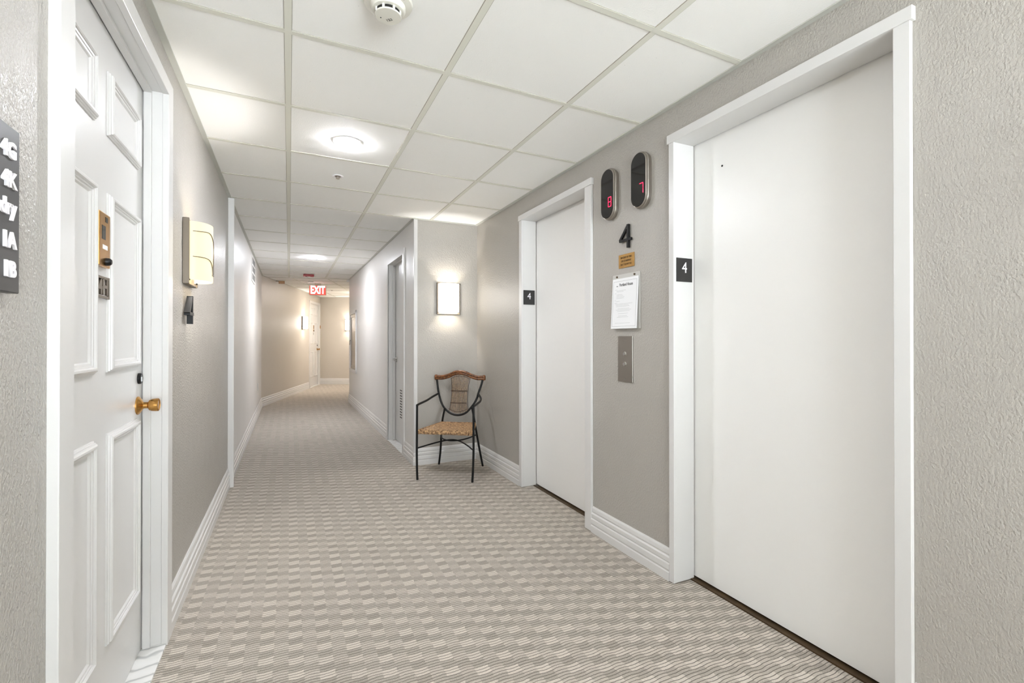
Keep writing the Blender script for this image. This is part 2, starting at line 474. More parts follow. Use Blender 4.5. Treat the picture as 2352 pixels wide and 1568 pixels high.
# ---------------------------------------------------------------- doors
def frame_ring(bm, x0, x1, z0, z1, y, steps):
    """moulding ring: steps of (inset, height)"""
    loops = []
    for ins, h in steps:
        loops.append([bm.verts.new(p) for p in ((x0+ins, y+h, z0+ins), (x1-ins, y+h, z0+ins), (x1-ins, y+h, z1-ins), (x0+ins, y+h, z1-ins))])
    for a, b in zip(loops, loops[1:]):
        for i in range(4):
            j = (i+1) % 4
            bm.faces.new((a[i], a[j], b[j], b[i]))

def panel_door(name, label, loc, rz, width, deep, H, far=False, unit=None):
    """origin: floor, centre of the opening, on the wall plane; local y towards the room"""
    t = thing(name, label, 'door', loc, rz, kind='structure')
    w = width/2; cs = .07; pr = .02
    bm = bmesh.new()
    box(bm, -w-cs, -w+.004, -.001, pr, 0, H+.004, bev=.002)
    box(bm, w-.004, w+cs, -.001, pr, 0, H+.004, bev=.002)
    box(bm, -w-cs, w+cs, -.001, pr, H-.004, H+.054, bev=.002)
    new('casing', bm, 'white', t)
    bm = bmesh.new()
    box(bm, -w-.019, -w, -deep-.05, pr-.002, 0, H); box(bm, w, w+.019, -deep-.05, pr-.002, 0, H)
    box(bm, -w-.019, w+.019, -deep-.05, pr-.002, H, H+.012)
    sy = -deep+.004
    box(bm, -w, -w+.012, sy, sy+.024, 0, H, bev=.001); box(bm, w-.012, w, sy, sy+.024, 0, H, bev=.001)
    box(bm, -w, w, sy, sy+.024, H-.012, H, bev=.001)
    new('jamb', bm, 'white', t)
    bm = bmesh.new()
    box(bm, -w+.002, w-.002, -deep-.045, -deep, .012, H-.003)
    # six raised moulding frames
    st = [(0, 0), (0, .004), (.003, .0055), (.004, .009), (.007, .010), (.008, .0135), (.012, .016), (.018, .016), (.021, .013), (.0215, .010), (.026, .009), (.0265, .006), (.032, .005), (.036, 0)]
    cols = ((-w+.072, -.050), (.058, w-.072))
    for x0, x1 in cols:
        for z0, z1 in ((.245, .885), (1.072, 1.615), (1.79, 1.985)):
            frame_ring(bm, x0, x1, z0, z1, -deep, st)
    lf = new('door_leaf', bm, 'white', t)
    # dark reveal behind the stops
    new('gap', B(-w-.01, w+.01, -deep-.06, -deep-.047, 0, H+.01), 'gap', t)
    new('threshold', B(-w+.001, w-.001, -deep-.04, pr-.004, -.005, .010, bev=.002), 'marble', t)['label'] = 'white marble threshold'
    # knob on the viewer's right side
    kx = -w+.062
    bm = bmesh.new()
    lathe(bm, [(.001, 0), (.033, 0), (.033, .004), (.026, .010), (.013, .017), (.0115, .019), (.0115, .031), (.014, .033), (.019, .036), (.0225, .044), (.0238, .056), (.0238, .063), (.021, .065), (.020, .0625), (.001, .0625)], (kx, -deep, .93), 'Y')
    new('knob', bm, 'brass', t, True)
    bm = bmesh.new()
    lathe(bm, [(.001, 0), (.020, 0), (.020, .006), (.017, .010), (.001, .010)], (kx-.012, -deep, 1.028), 'Y', mi=0)
    box(bm, kx-.014, kx-.010, -deep+.010, -deep+.0115, 1.018, 1.034, mi=1)
    new('deadbolt', bm, ['black', 'chrome'], t, True)
    # brass door viewer and bell
    ax = .010
    bell = new('viewer_box', B(ax-.045, ax+.045, -deep, -deep+.014, 1.383, 1.541, bev=.003), 'brass', t)
    y = -deep+.0145
    bm = bmesh.new()
    box(bm, ax-.004, ax+.026, y-.004, y, 1.462, 1.502, mi=0)
    box(bm, ax-.022, ax-.002, y-.004, y, 1.515, 1.530, mi=0)
    new('viewer_window', bm, 'black_glass', t)
    new('name_slot', B(ax-.020, ax+.020, y-.004, y, 1.434, 1.447), 'paper', t)
    bm = bmesh.new(); lathe(bm, [(.001, 0), (.012, 0), (.011, .008), (.007, .013), (.001, .014)], (ax-.012, y-.001, 1.400), 'Y')
    new('bell_button', bm, 'black', t, True)
    if unit:
        pl = bmesh.new()
        box(pl, ax-.05, ax+.05, -deep, -deep+.006, 1.292, 1.355, mi=0)
        pq = new('unit_plate', pl, 'white_letter', t)
        bm = bmesh.new()
        x0, x1, z0, z1 = ax-.05, ax+.05, 1.292, 1.355
        box(bm, x0, x1, -deep+.004, -deep+.011, z1-.007, z1); box(bm, x0, x1, -deep+.004, -deep+.011, z0, z0+.007)
        box(bm, x0-.0006, x0+.008, -deep+.003, -deep+.0114, z0-.0006, z1+.0006); box(bm, x1-.008, x1+.0006, -deep+.003, -deep+.0114, z0-.0006, z1+.0006)
        text_into(bm, unit, .066, wtext(ax, -deep+.0085, (z0+z1)/2), .0025, bold=.0018)
        new('unit_number', bm, 'silver_frame', pq)
    else:
        new('unit_plate', B(ax-.03, ax+.03, -deep, -deep+.006, 1.30, 1.36), 'silver_frame', t)
        new('bell_push', B(-w-.05, -w-.02, pr, pr+.01, 1.47, 1.55, bev=.002), 'brass', t)
    return t

panel_door('door_1', 'white six panel door on the left with brass knob and unit plate 4H', (XL, (D4[0]+D4[1])/2, 0), -math.pi/2, D4[1]-D4[0], .062, 2.118, unit='4H')
am = (sA+sB)/2
ARZ = math.atan2(-an.x, an.y)
panel_door('door_2', 'distant white panelled door on the angled beige wall beside a sconce', (LC[0]+adir.x*am, LC[1]+adir.y*am, 0), ARZ, sB-sA-.04, .03, 2.075, far=True)

def lift_door(name, label, y0, y1, c0, c1w, hole=None):
    """elevator door on the right wall; c0/c1w = outer casing edges"""
    cy = (y0+y1)/2
    t = thing(name, label, 'elevator door', (XR, cy, 0), math.pi/2, kind='structure')
    # local: x = +Y, y = into the room (-X)
    a, b = y0-cy, y1-cy; A, Bq = c0-cy, c1w-cy; H = 2.122; fr = .017; dp = .115
    bm = bmesh.new()
    box(bm, A, a+.003, 0, fr, .004, H, bev=.0015); box(bm, b-.003, Bq, 0, fr, .004, H, bev=.0015)
    new('casing', bm, 'white', t)
    new('header', B(A-.008, Bq+.008, 0, fr+.005, H-.002, H+.040, bev=.0015), 'white', t)
    bm = bmesh.new()
    box(bm, a-.009, a, -dp, fr-.001, .004, H); box(bm, b, b+.009, -dp, fr-.001, .004, H)
    box(bm, a-.009, b+.009, -dp, fr-.001, H, H+.007)
    new('jamb', bm, 'white', t)
    bm = bmesh.new()
    box(bm, a-.05, b+.05, -dp-.035, -dp-.006, .014, H+.03)
    lf = new('door_leaf', bm, 'lift_white', t)
    if hole:
        bm = bmesh.new(); cyl(bm, (hole[0]-cy, -dp-.006, hole[1]), .0045, .004, 'Y', 16)
        new('keyhole', bm, 'gap', lf)
    bm = bmesh.new()
    box(bm, a-.04, b+.04, -dp-.06, -dp+.022, -.01, .006)
    new('sill', bm, 'sill', t)['label'] = 'worn dark bronze sill'
    new('leak_backing', B(a-.08, b+.08, -dp-.08, -dp-.06, -.01, H+.06), 'gap', t)  # added unseen sheet, stops outside light leaking past the leaf
    bm = bmesh.new()
    box(bm, a-.06, a-.009, -dp-.004, -dp, .0, H+.03); box(bm, b+.009, b+.06, -dp-.004, -dp, .0, H+.03); box(bm, a-.06, b+.06, -dp-.004, -dp, H+.007, H+.05)
    new('gap', bm, 'gap', t)
    return t
lift_door('door_3', 'large plain white elevator door nearest on the right, dark sill below', e2[0], e2[1], .774, 1.765, hole=(1.569, 1.972))
lift_door('door_4', 'narrow plain white elevator door between the chair and the floor indicators', e1[0], e1[1], 2.424, 3.426)

# closet door past the alcove
cy = (c1[0]+c1[1])/2
CRZ = math.pi/2+math.atan2(-(RC[0]-AL[0]), RC[1]-AL[1])
t = thing('door_5', 'narrow white closet door with lever handle and vent slots past the alcove', 'door', (RW(cy), cy, 0), CRZ, kind='structure')
hw = (c1[1]-c1[0])/2
bm = bmesh.new()
for s in (-1, 1): box(bm, s*hw, s*(hw+.068), 0, .016, 0, 2.05, bev=.002)
box(bm, -hw-.068, hw+.068, 0, .0165, 2.042, 2.105, bev=.002)
new('casing', bm, 'white', t)
bm = bmesh.new()
for s in (-1, 1):
    box(bm, s*(hw-.0), s*(hw+.010), -.12, .014, 0, 2.05)
    box(bm, s*(hw-.012), s*hw, -.072, -.045, 0, 2.045)
box(bm, -hw-.01, hw+.01, -.12, .014, 2.045, 2.058); box(bm, -hw, hw, -.072, -.045, 2.033, 2.045)
new('jamb', bm, 'white', t)
bm = bmesh.new(); box(bm, -hw+.003, hw-.003, -.118, -.075, .012, 2.038)
leaf = new('door_leaf', bm, 'white', t)
new('gap', B(-hw-.01, hw+.01, -.135, -.119, 0, 2.06), 'gap', t)
bm = bmesh.new()
for i in range(11):
    for c in range(8):
        z = .30+i*.030
        x = .10-c*.055
        box(bm, x-.020, x+.020, -.0752, -.0735, z, z+.012)
new('vent_slots', bm, 'gap', leaf)
bm = bmesh.new()
lathe(bm, [(.001, 0), (.030, 0), (.030, .006), (.022, .012), (.011, .016), (.011, .045), (.001, .045)], (hw-.075, -.075, .945), 'Y')
tube(bm, spline([(hw-.075, -.032, .945), (hw-.10, -.028, .945), (hw-.17, -.03, .943)], 6), .008)
new('lever_handle', bm, 'chrome', t, True)
new('threshold', B(-hw+.001, hw-.001, -.10, .012, -.004, .010, bev=.002), 'marble', t)['label'] = 'white marble threshold'

t = thing('fill_window_1', 'tall white framed window added unseen behind the viewer for fill light', 'window', (.61, YB, 0), 0, kind='structure')  # invented opening, lets world light fill the hall and ceiling
bm = bmesh.new()
for a, b, c, d in ((-.9, -.86, .35, 2.1), (.86, .9, .35, 2.1), (-.9, .9, .35, .39), (-.9, .9, 2.06, 2.1), (-.02, .02, .35, 2.1)):
    box(bm, a, b, -.08, .01, c, d)
new('window_frame', bm, 'white', t)
def portal(parent, x0, x1, z0, z1, y, flip=False):
    pd = bpy.data.lights.new('fill_portal', 'AREA'); pd.shape = 'RECTANGLE'; pd.size = x1-x0; pd.size_y = z1-z0
    pd.cycles.is_portal = True
    po = bpy.data.objects.new('fill_portal', pd); C.objects.link(po); po.parent = parent
    po.location = ((x0+x1)/2, y, (z0+z1)/2); po.rotation_euler = (math.pi/2, 0, 0 if flip else math.pi)
    return po
portal(t, -.9, .9, .35, 2.1, -.1)

# ---------------------------------------------------------------- lights
def downlight(loc, label, lens='lens'):
    t = thing('recessed_light', label, 'ceiling light', (loc[0], loc[1], CZ), 0, 'round ceiling downlights')
    bm = bmesh.new()
    lathe(bm, [(.066, 0), (.080, 0), (.080, -.001), (.074, -.0025), (.066, -.0025)], seg=40)
    new('trim_ring', bm, 'detector', t, True)
    bm = bmesh.new()
    lathe(bm, [(.001, -.012), (.035, -.0115), (.056, -.010), (.064, -.007), (.066, -.002)], seg=40)
    new('lens', bm, lens, t, True)
downlight((.300, 2.862), 'round lit ceiling downlight nearest, between smoke detector and sprinkler')
downlight((.296, 7.098), 'small round lit ceiling downlight farther down the hall near the red alarm', 'lens_far')
downlight((.30, 1.01), 'round lit ceiling downlight just above the top of the view', 'lens_near')
downlight((.30, -1.38), 'round lit ceiling downlight behind the viewer', 'lens_near')
downlight((1.40, 11.9), 'unseen round downlight added around the bend to brighten the far walls', 'lens_bend_fill')  # added lamp, out of view, lights the angled and end walls

def sconce(loc, rz, label, shade='shade', watts=BULB, col=WARM, full=True):
    t = thing('wall_sconce', label, 'wall lamp', loc, rz, 'curved glass wall sconces')
    w, h = .115, .302
    bm = bmesh.new()
    box(bm, -w+.003, w-.003, .0002, .006, .003, h-.003)
    box(bm, -w, -w+.013, 0, .026, 0, h, bev=.002); box(bm, w-.013, w, 0, .026, 0, h, bev=.002)
    box(bm, -w+.004, w-.004, .0004, .022, .0012, .010, bev=.001); box(bm, -w+.004, w-.004, .0004, .022, h-.010, h-.0012, bev=.001)
    fr = new('frame', bm, 'silver_frame', t)
    n = 28; pts = []
    for i in range(n+1):
        a = math.pi*i/n
        pts.append((-.100*math.cos(a), .014+.090*math.sin(a)**.8))
    bm = bmesh.new()
    lo, hi = .020, .290
    outer = [[bm.verts.new((x, y, z)) for x, y in pts] for z in (lo, hi)]
    inner = [[bm.verts.new((x*.965, .012+(y-.012)*.965, z)) for x, y in pts] for z in (lo, hi)]
    for i in range(n):
        bm.faces.new((outer[0][i], outer[0][i+1], outer[1][i+1], outer[1][i]))
        bm.faces.new((inner[0][i+1], inner[0][i], inner[1][i], inner[1][i+1]))
        bm.faces.new((outer[0][i+1], outer[0][i], inner[0][i], inner[0][i+1]))
        bm.faces.new((outer[1][i], outer[1][i+1], inner[1][i+1], inner[1][i]))
    bmesh.ops.recalc_face_normals(bm, faces=bm.faces)
    sh = new('glass_shade', bm, shade, t, True)
    if full:
        def on(x, z):
            c = max(-1, min(1, -x/.100)); a = math.acos(c)
            return (x, .0155+.090*math.sin(a)**.8, z)
        bm = bmesh.new()
        # reed design; viewer's left is +x
        blades = [[(.012, .055), (.018, .085), (.034, .110), (.060, .124), (.0985, .128)],
                  [(.004, .055), (.002, .090), (-.008, .130), (-.020, .160), (-.012, .195), (.012, .225), (.050, .248), (.0985, .245)],
                  [(-.004, .055), (-.010, .100), (-.020, .150), (-.040, .182), (-.075, .198)],
                  [(-.012, .055), (-.018, .075), (-.035, .093), (-.060, .098), (-.088, .092)]]
        for bl in blades:
            tube(bm, [on(x, z) for x, z, _ in spline([(x, z, 0) for x, z in bl], 6)], .0021, 6)
        p = on(0, .052); box(bm, -.018, .018, p[1]-.006, p[1]+.002, .049, .056)
        new('reed_wires', bm, 'silver_frame', t, True)
    for s in (-1, 1):
        bm = bmesh.new(); cyl(bm, (s*.098, .024, .020), .004, .008, 'Y', 12)
        new('thumb_screw', bm, 'black', t, True)
    ld = bpy.data.lights.new('bulb', 'POINT'); ld.energy = watts; ld.color = col; ld.shadow_soft_size = .022
    lo_ = bpy.data.objects.new('bulb', ld); C.objects.link(lo_); lo_.parent = t; lo_.location = (0, .052, .155)
    return t
sconce((XL, 2.703, 1.428), -math.pi/2, 'cream glass sconce seen edge on, right of the near white door', watts=BULB*.72)
sconce((1.386, 4.41, 1.415), math.pi, 'brightly lit glass sconce with reed design above the rattan chair', 'shade_bright', watts=BULB*.95)
sconce((XL, .10, 1.415), -math.pi/2, 'unseen cream glass sconce added on the left wall to brighten the ceiling')  # added out of view for its uplight on the near ceiling
sconce((XR, .12, 1.415), math.pi/2, 'unseen cream glass sconce added to brighten the near right wall', watts=BULB*1.3)  # added out of view to lift the wall right of the elevator
s = (11.97-LC[1])/adir.y
sconce((LC[0]+adir.x*s, LC[1]+adir.y*s, 1.41), ARZ, 'distant lit sconce left of the far panelled door', 'shade_bright', full=False, col=NEUT)
sconce((AE[0]+edir.x*.80, AE[1]+edir.y*.80, 1.41), math.atan2(edir.y, edir.x)+math.pi, 'distant lit sconce on the end wall, partly hidden by the wall corner', 'shade_bright', full=False)

# ---------------------------------------------------------------- signs and fittings on the left wall
L90 = -math.pi/2
def on_left(name, y, z, label, cat, group=None):
    return thing(name, label, cat, (XL, y, z), L90, group)
t = on_left('unit_sign', 1.098, 1.249, 'charcoal unit directory board with raised white letters, cut off at left', 'sign')
new('board', B(0, .36, .003, .020, 0, .276, bev=.0015), 'charcoal', t)
for s, z in (('4G', .234), ('4K', .185), ('Laundry', .1395), ('1A', .085), ('1B', .037)):
    bm = bmesh.new()
    text_into(bm, s, .036, wtext(.017, .0215, z), .0018, align='RIGHT', bold=.0014)
    new('raised_letters', bm, 'white_letter', t)

def number4(bm, w, h, y0, y1, th=.016):
    """solid digit 4, x to the viewer's left"""
    R = -w/2
    box(bm, R+.020, R+.020+th, y0, y1+.0006, 0, h)
    box(bm, R, w/2, y0, y1, h*.30, h*.30+th*.9)
    a = Vector((w/2-.001, 0, h*.30+th*.45)); b = Vector((R+.020+th*.5, 0, h-.004))
    d = (b-a).normalized(); n = Vector((d.z, 0, -d.x))*th*.45
    v = [bm.verts.new(p+q+Vector((0, y, 0))) for y in (y0, y1-.0006) for p, q in ((a, n), (a, -n), (b, -n), (b, n))]
    for f in ((0, 1, 2, 3), (4, 5, 6, 7), (0, 1, 5, 4), (1, 2, 6, 5), (2, 3, 7, 6), (3, 0, 4, 7)): bm.faces.new([v[i] for i in f])
    bmesh.ops.recalc_face_normals(bm, faces=bm.faces)
bm = bmesh.new(); number4(bm, .10, .13, .006, .030)
o = new('floor_number', bm, 'black'); o.location = (XL, 2.640, 1.245); o.rotation_euler = (0, 0, L90)
tag(o, 'black raised number 4 seen edge on, below the cream sconce', 'number')

t = on_left('vent_grille', 7.18, 1.93, 'slatted air vent high on the far left wall', 'vent')
new('frame', B(-.25, .25, 0, .012, 0, .34, bev=.002), 'wall_pale', t)
bm = bmesh.new()
for i in range(20):
    for j in range(3): box(bm, -.236+i*.0245, -.227+i*.0245, .011, .0125, .025+j*.1, .105+j*.1)
new('slots', bm, 'gap', t)
bm = B(-.035, .035, 0, .008, 0, .115, bev=.002)
o = new('outlet_plate', bm, 'white'); o.location = (XL, 8.35, .385); o.rotation_euler = (0, 0, L90)
tag(o, 'white outlet cover low on the far left wall', 'outlet')

# ---------------------------------------------------------------- fittings on the right wall
R90 = math.pi/2
def indicator(y, digit, label):
    t = thing('floor_indicator', label, 'elevator display', (XR, y, 1.857), R90, 'elevator floor indicators')
    # x = +Y = viewer's left
    def pill(w, h, n=16):
        r = w/2; pts = []
        for i in range(n+1): a = math.pi*i/n; pts.append((r*math.cos(a), h-r+r*math.sin(a)))
        for i in range(n+1): a = math.pi+math.pi*i/n; pts.append((r*math.cos(a), r+r*math.sin(a)))
        return pts
    def slab(bm, layers, cz):
        rows = []
        for ins, y in layers:
            rows.append([bm.verts.new((x, y, z+ins)) for x, z in pill(.128-2*ins, .296-2*ins)])
        for a, b in zip(rows, rows[1:]):
            for i in range(len(a)):
                j = (i+1) % len(a); bm.faces.new((a[i], a[j], b[j], b[i]))
        bm.faces.new(rows[-1]); bm.faces.new(rows[0][::-1])
        bmesh.ops.recalc_face_normals(bm, faces=bm.faces)
    bm = bmesh.new(); slab(bm, [(.004, 0), (.004, .012), (0, .013), (0, .022), (.003, .026), (.003, .033), (.0085, .037)], 0)
    new('bezel', bm, 'satin', t, True)
    bm = bmesh.new(); slab(bm, [(.0085, .030), (.0085, .0385), (.010, .0395)], 0)
    g = new('glass_face', bm, 'black_glass', t)
    seg = {'a': (-1, 1, 2), 'g': (-1, 1, 1), 'd': (-1, 1, 0)}
    w, h, th = .026, .0265, .0030
    cx, z0, y = -.028, .070, .0398
    bm = bmesh.new()
    if digit == '7': on = 'abc'
    else: on = 'abcdefg'
    for q in on:
        if q in seg: box(bm, cx-w/2, cx+w/2, y, y+.0006, z0+h*seg[q][2]-th/2, z0+h*seg[q][2]+th/2)
        else:
            sx_ = cx-w/2 if q in 'bc' else cx+w/2
            zz = z0+h if q in 'bf' else z0
            box(bm, sx_-th/2, sx_+th/2, y, y+.0006, zz+.001, zz+h-.001)
    new('display_digit', bm, 'red_led', g)
    return t
indicator(2.232, '8', 'oval black elevator indicator showing red 8, next to the narrow elevator door')
indicator(1.964, '7', 'oval black elevator indicator showing red 7, next to the large elevator door')
bm = bmesh.new(); number4(bm, .10, .128, .004, .016, .015)
o = new('floor_number', bm, 'black'); o.location = (XR, 2.10, 1.674); o.rotation_euler = (0, 0, R90)
tag(o, 'black raised number 4 between the oval indicators and the brass plaque', 'number')
t = thing('brass_plaque', 'small brass fire warning plaque above the paper notice', 'plaque', (XR, 2.102, 1.57), R90)
new('plate', B(-.066, .066, .001, .005, 0, .075, bev=.001), 'old_brass', t)
bm = bmesh.new()
for s, z in (('IN CASE OF FIRE', .056), ('USE STAIRWAY', .037), ('NOT ELEVATOR', .018)):
    text_into(bm, s, .0155, wtext(0, .0055, z), .0004, sx=.82)
new('engraved_text', bm, 'sill', t)

t = thing('paper_notice', 'white printed notice in an acrylic holder between the elevator doors', 'notice', (XR, 2.105, 1.233), R90)
new('holder', B(-.115, .115, .002, .005, 0, .303), 'acrylic', t)
bm = B(-.110, .110, .0, .002, 0, .280)
lean = Matrix.Translation((0, .006, 0)) @ Matrix.Rotation(math.radians(2.2), 4, 'X')
flip = Matrix.Translation((0, .022, 0)) @ Matrix.Rotation(math.radians(3.0), 4, 'X')
bmesh.ops.transform(bm, matrix=flip, verts=bm.verts)
pp = new('sheet', bm, 'paper', t)
bm = bmesh.new()
Y0 = .0024
def rule(x0, x1, z, th=.0009): box(bm, x0, x1, Y0-.0004, Y0, z, z+th)
rule(-.100, .100, .012, .0012); rule(-.100, .100, .264, .0012)
box(bm, -.100, -.0988, Y0-.0004, Y0, .012, .265); box(bm, .0988, .100, Y0-.0004, Y0, .012, .265)
for z, a, b in ((.218, .085, .065), (.212, .070, -.010), (.206, .070, .010), (.197, .085, .072), (.190, .070, .02), (.183, .070, .01), (.176, .07, .0), (.169, .07, .005),
                (.158, .085, .072), (.152, .072, .04), (.143, .085, .062), (.137, .078, -.070), (.130, .070, -.04), (.123, .070, -.045),
                (.110, .055, -.045), (.103, .07, -.062), (.096, .06, -.05), (.083, .05, -.035), (.070, .048, -.028), (.063, .058, -.040), (.030, .075, -.055)):
    rule(b, a, z)
bmesh.ops.transform(bm, matrix=flip, verts=bm.verts)
new('printed_lines', bm, 'ink', pp)
bm = bmesh.new()
text_into(bm, 'Portland House', .023, wtext(-.010, Y0, .243), .0002, sx=.78, bold=.0004)
text_into(bm, 'the', .010, wtext(.066, Y0, .238), .0002)
bmesh.ops.transform(bm, matrix=flip, verts=bm.verts)
new('printed_title', bm, 'dark_letter', pp)
for x in (-.075, .075):
    bm = bmesh.new(); cyl(bm, (x, .007, .291), .0055, .006, 'Y', 14)
    new('holder_screw', bm, 'bronze', t, True)

t = thing('call_button_plate', 'brushed steel elevator call plate with two round buttons below the notice', 'button panel', (XR, 2.113, .938), R90)
new('plate', B(-.062, .062, .001, .005, 0, .254, bev=.001), 'satin', t)
for z in (.154, .098):
    bm = bmesh.new(); lathe(bm, [(.001, 0), (.013, 0), (.013, .002), (.0105, .004), (.010, .0085), (.001, .0085)], (0, .004, z), 'Y')
    new('call_button', bm, 'chrome', t, True)
for z in (.018, .236):
    bm = bmesh.new(); cyl(bm, (0, .0052, z), .003, .002, 'Y', 12)
    new('plate_screw', bm, 'chrome', t, True)

def jamb_plate(y, label):
    t = thing('floor_plate', label, 'sign', (XR+.052, y, 1.452), math.pi, 'black floor plates on the elevator jambs')
    new('plate', B(-.050, .050, .0005, .004, 0, .115, bev=.001), 'black_plate', t)
    bm = bmesh.new(); text_into(bm, '4', .074, wtext(0, .0045, .066), .0006, sx=.92)
    new('number', bm, 'white_letter', t)
jamb_plate(e2[1], 'black square plate with white 4 on the jamb of the large near elevator door')
jamb_plate(e1[1], 'black square plate with white 4 on the jamb of the narrow elevator door')

# extinguisher cabinet
cyc = (fc[0]+fc[1])/2
t = thing('fire_cabinet', 'tall recessed metal fire cabinet with pull ring near the far corner', 'cabinet', (RW(cyc), cyc, .60), CRZ)
hw = (fc[1]-fc[0])/2
bm = bmesh.new()
for s in (-1, 1): box(bm, s*(hw-.01), s*(hw+.045), 0, .018, 0, 1.08, bev=.003)
box(bm, -hw-.045, hw+.045, 0, .018, 1.025, 1.08, bev=.003); box(bm, -hw-.045, hw+.045, 0, .018, 0, .05, bev=.003)
new('surround', bm, 'wall_pale', t)
new('body', B(-hw, hw, -.12, -.012, .04, 1.04), 'satin', t)
bm = bmesh.new()
frame_ring(bm, -hw+.01, hw-.01, .052, 1.028, -.010, [(0, 0), (0, .014), (.05, .014), (.055, .004), (.10, .004), (.105, .0015)])
box(bm, -hw+.01, hw-.01, -.012, -.008, .052, 1.028)
dr = new('cabinet_door', bm, 'satin', t)
bm = bmesh.new()
for i in range(26): box(bm, -hw+.028, -hw+.042, .004, .0055, .10+i*.033, .115+i*.033)
new('edge_slots', bm, 'gap', dr)
bm = bmesh.new()
tube(bm, [Vector((hw-.035+.030*math.cos(a), .022+.012*math.sin(a)*0, .52+.040*math.sin(a))) for a in [2*math.pi*i/24 for i in range(24)]], .0045, 8, closed=True)
cyl(bm, (hw-.035, .014, .562), .008, .02, 'Y', 12)
new('pull_ring', bm, 'chrome', dr, True)

# ---------------------------------------------------------------- ceiling fittings
t = thing('smoke_detector', 'round cream smoke detector on the nearest ceiling tile, cut by the top edge', 'smoke detector', (.298, 1.612, CZ))
bm = bmesh.new(); lathe(bm, [(.001, 0), (.080, 0), (.081, -.004), (.078, -.012), (.060, -.017), (.001, -.017)], seg=48)
new('base_ring', bm, 'detector', t, True)
bm = bmesh.new(); lathe(bm, [(.001, -.016), (.057, -.016), (.057, -.026), (.052, -.034), (.044, -.036), (.001, -.036)], seg=48)
new('housing', bm, 'detector', t, True)
bm = bmesh.new(); lathe(bm, [(.001, -.034), (.0405, -.034), (.0405, -.047), (.001, -.047)], seg=40)
new('dark_chamber', bm, 'gap', t)
bm = bmesh.new(); lathe(bm, [(.001, -.046), (.0425, -.046), (.0435, -.048), (.042, -.051), (.001, -.053)], seg=48)
for i in range(8):
    a = 2*math.pi*i/8+.25
    q = bmesh.ops.create_cube(bm, size=1, matrix=Matrix.Rotation(a, 4, 'Z') @ Matrix.Translation((.0425, 0, -.042)) @ Matrix.Diagonal((.0045, .007, .014, 1)))
cap = new('cap', bm, 'detector', t, True)
bm = bmesh.new(); text_into(bm, '123', .016, Matrix.Translation((.006, .012, -.0532)) @ Matrix.Rotation(math.radians(-40), 4, 'Z') @ Matrix.Rotation(math.pi, 4, 'X'), .0002)
new('printed_number', bm, 'dark_letter', cap)
bm = bmesh.new(); cyl(bm, (-.022, .012, -.0525), .0022, .0016, 'Z', 12)
new('status_light', bm, 'dark_letter', cap)
bm = bmesh.new()
bmesh.ops.create_cube(bm, size=1, matrix=Matrix.Rotation(math.radians(-64), 4, 'Z') @ Matrix.Translation((.067, .0, -.0155)) @ Matrix.Rotation(-.35, 4, 'Y') @ Matrix.Diagonal((.005, .030, .0012, 1)))
new('base_mark', bm, 'dark_letter', t)

def sprinkler(x, y, label):
    t = thing('sprinkler_head', label, 'sprinkler', (x, y, CZ), 0, 'ceiling sprinklers')
    bm = bmesh.new(); lathe(bm, [(.020, 0), (.036, 0), (.036, -.003), (.030, -.006), (.020, -.003)], seg=32)
    new('escutcheon', bm, 'white_letter', t, True)
    bm = bmesh.new(); cyl(bm, (0, 0, -.004), .020, .003, 'Z', 20)
    new('recess', bm, 'satin', t, True)
    bm = bmesh.new(); cyl(bm, (0, 0, -.010), .005, .014, 'Z', 12); cyl(bm, (0, 0, -.018), .013, .0025, 'Z', 16)
    new('deflector', bm, 'satin', t, True)
sprinkler(.302, 3.478, 'round white sprinkler head just behind the nearest ceiling downlight')
sprinkler(.874, 11.508, 'tiny sprinkler head on the turned ceiling right of the EXIT sign')

t = thing('alarm_strobe', 'dark red fire alarm strobe on the ceiling in front of the EXIT sign', 'fire alarm', (.302, 8.93, CZ))
bm = B(-.085, .085, -.055, .055, -.040, 0, bev=.01); new('housing', bm, 'alarm_red', t)
bm = bmesh.new(); lathe(bm, [(.03, -.038), (.03, -.052), (.018, -.062), (.001, -.064)], seg=24); new('flash_lens', bm, 'detector', t, True)

t = thing('exit_sign', 'lit red EXIT sign with white letters hanging from the ceiling at the bend', 'exit sign', (.519, 10.30, CZ-.235), 0)
t.rotation_euler = (0, 0, math.pi+math.radians(-8))
bm = B(-.158, .158, -.02, .02, .0, .195, bev=.012); hs = new('housing', bm, 'exit_body', t)
bm = B(-.148, .148, .019, .023, .010, .187, bev=.001); fc_ = new('red_face', bm, 'exit_red', t)
bm = bmesh.new(); text_into(bm, 'EXIT', .215, wtext(0, .0245, .098), .0015, sx=.62, bold=.006)
new('exit_letters', bm, 'exit_white', fc_)
bm = B(-.06, .06, -.025, .025, .193, .2345); new('canopy', bm, 'exit_body', t)

t = thing('ceiling_bracket', 'small tan bracket under the turned ceiling at the left bend', 'bracket', (-.13, 10.135, CZ))
new('block', B(-.055, .05, -.03, .03, -.052, -.004, bev=.003), 'brown', t)
new('arm', B(-.16, -.05, -.008, .008, -.012, -.002), 'bronze', t)
bm = B(-.055, .055, -.03, .03, -.018, 0, bev=.004)
o = new('ceiling_vent', bm, 'satin'); o.location = (.375, 10.04, CZ); tag(o, 'small dark metal vent on the ceiling just left of the EXIT sign', 'vent')
bm = bmesh.new(); lathe(bm, [(.001, 0), (.02, 0), (.024, -.02), (.018, -.038), (.001, -.042)], seg=20)
o = new('door_contact', bm, 'white', None, True); o.location = (RC[0]-.03, RC[1]-.03, CZ-.004); tag(o, 'small white round sensor at the far right wall corner by the ceiling', 'sensor')

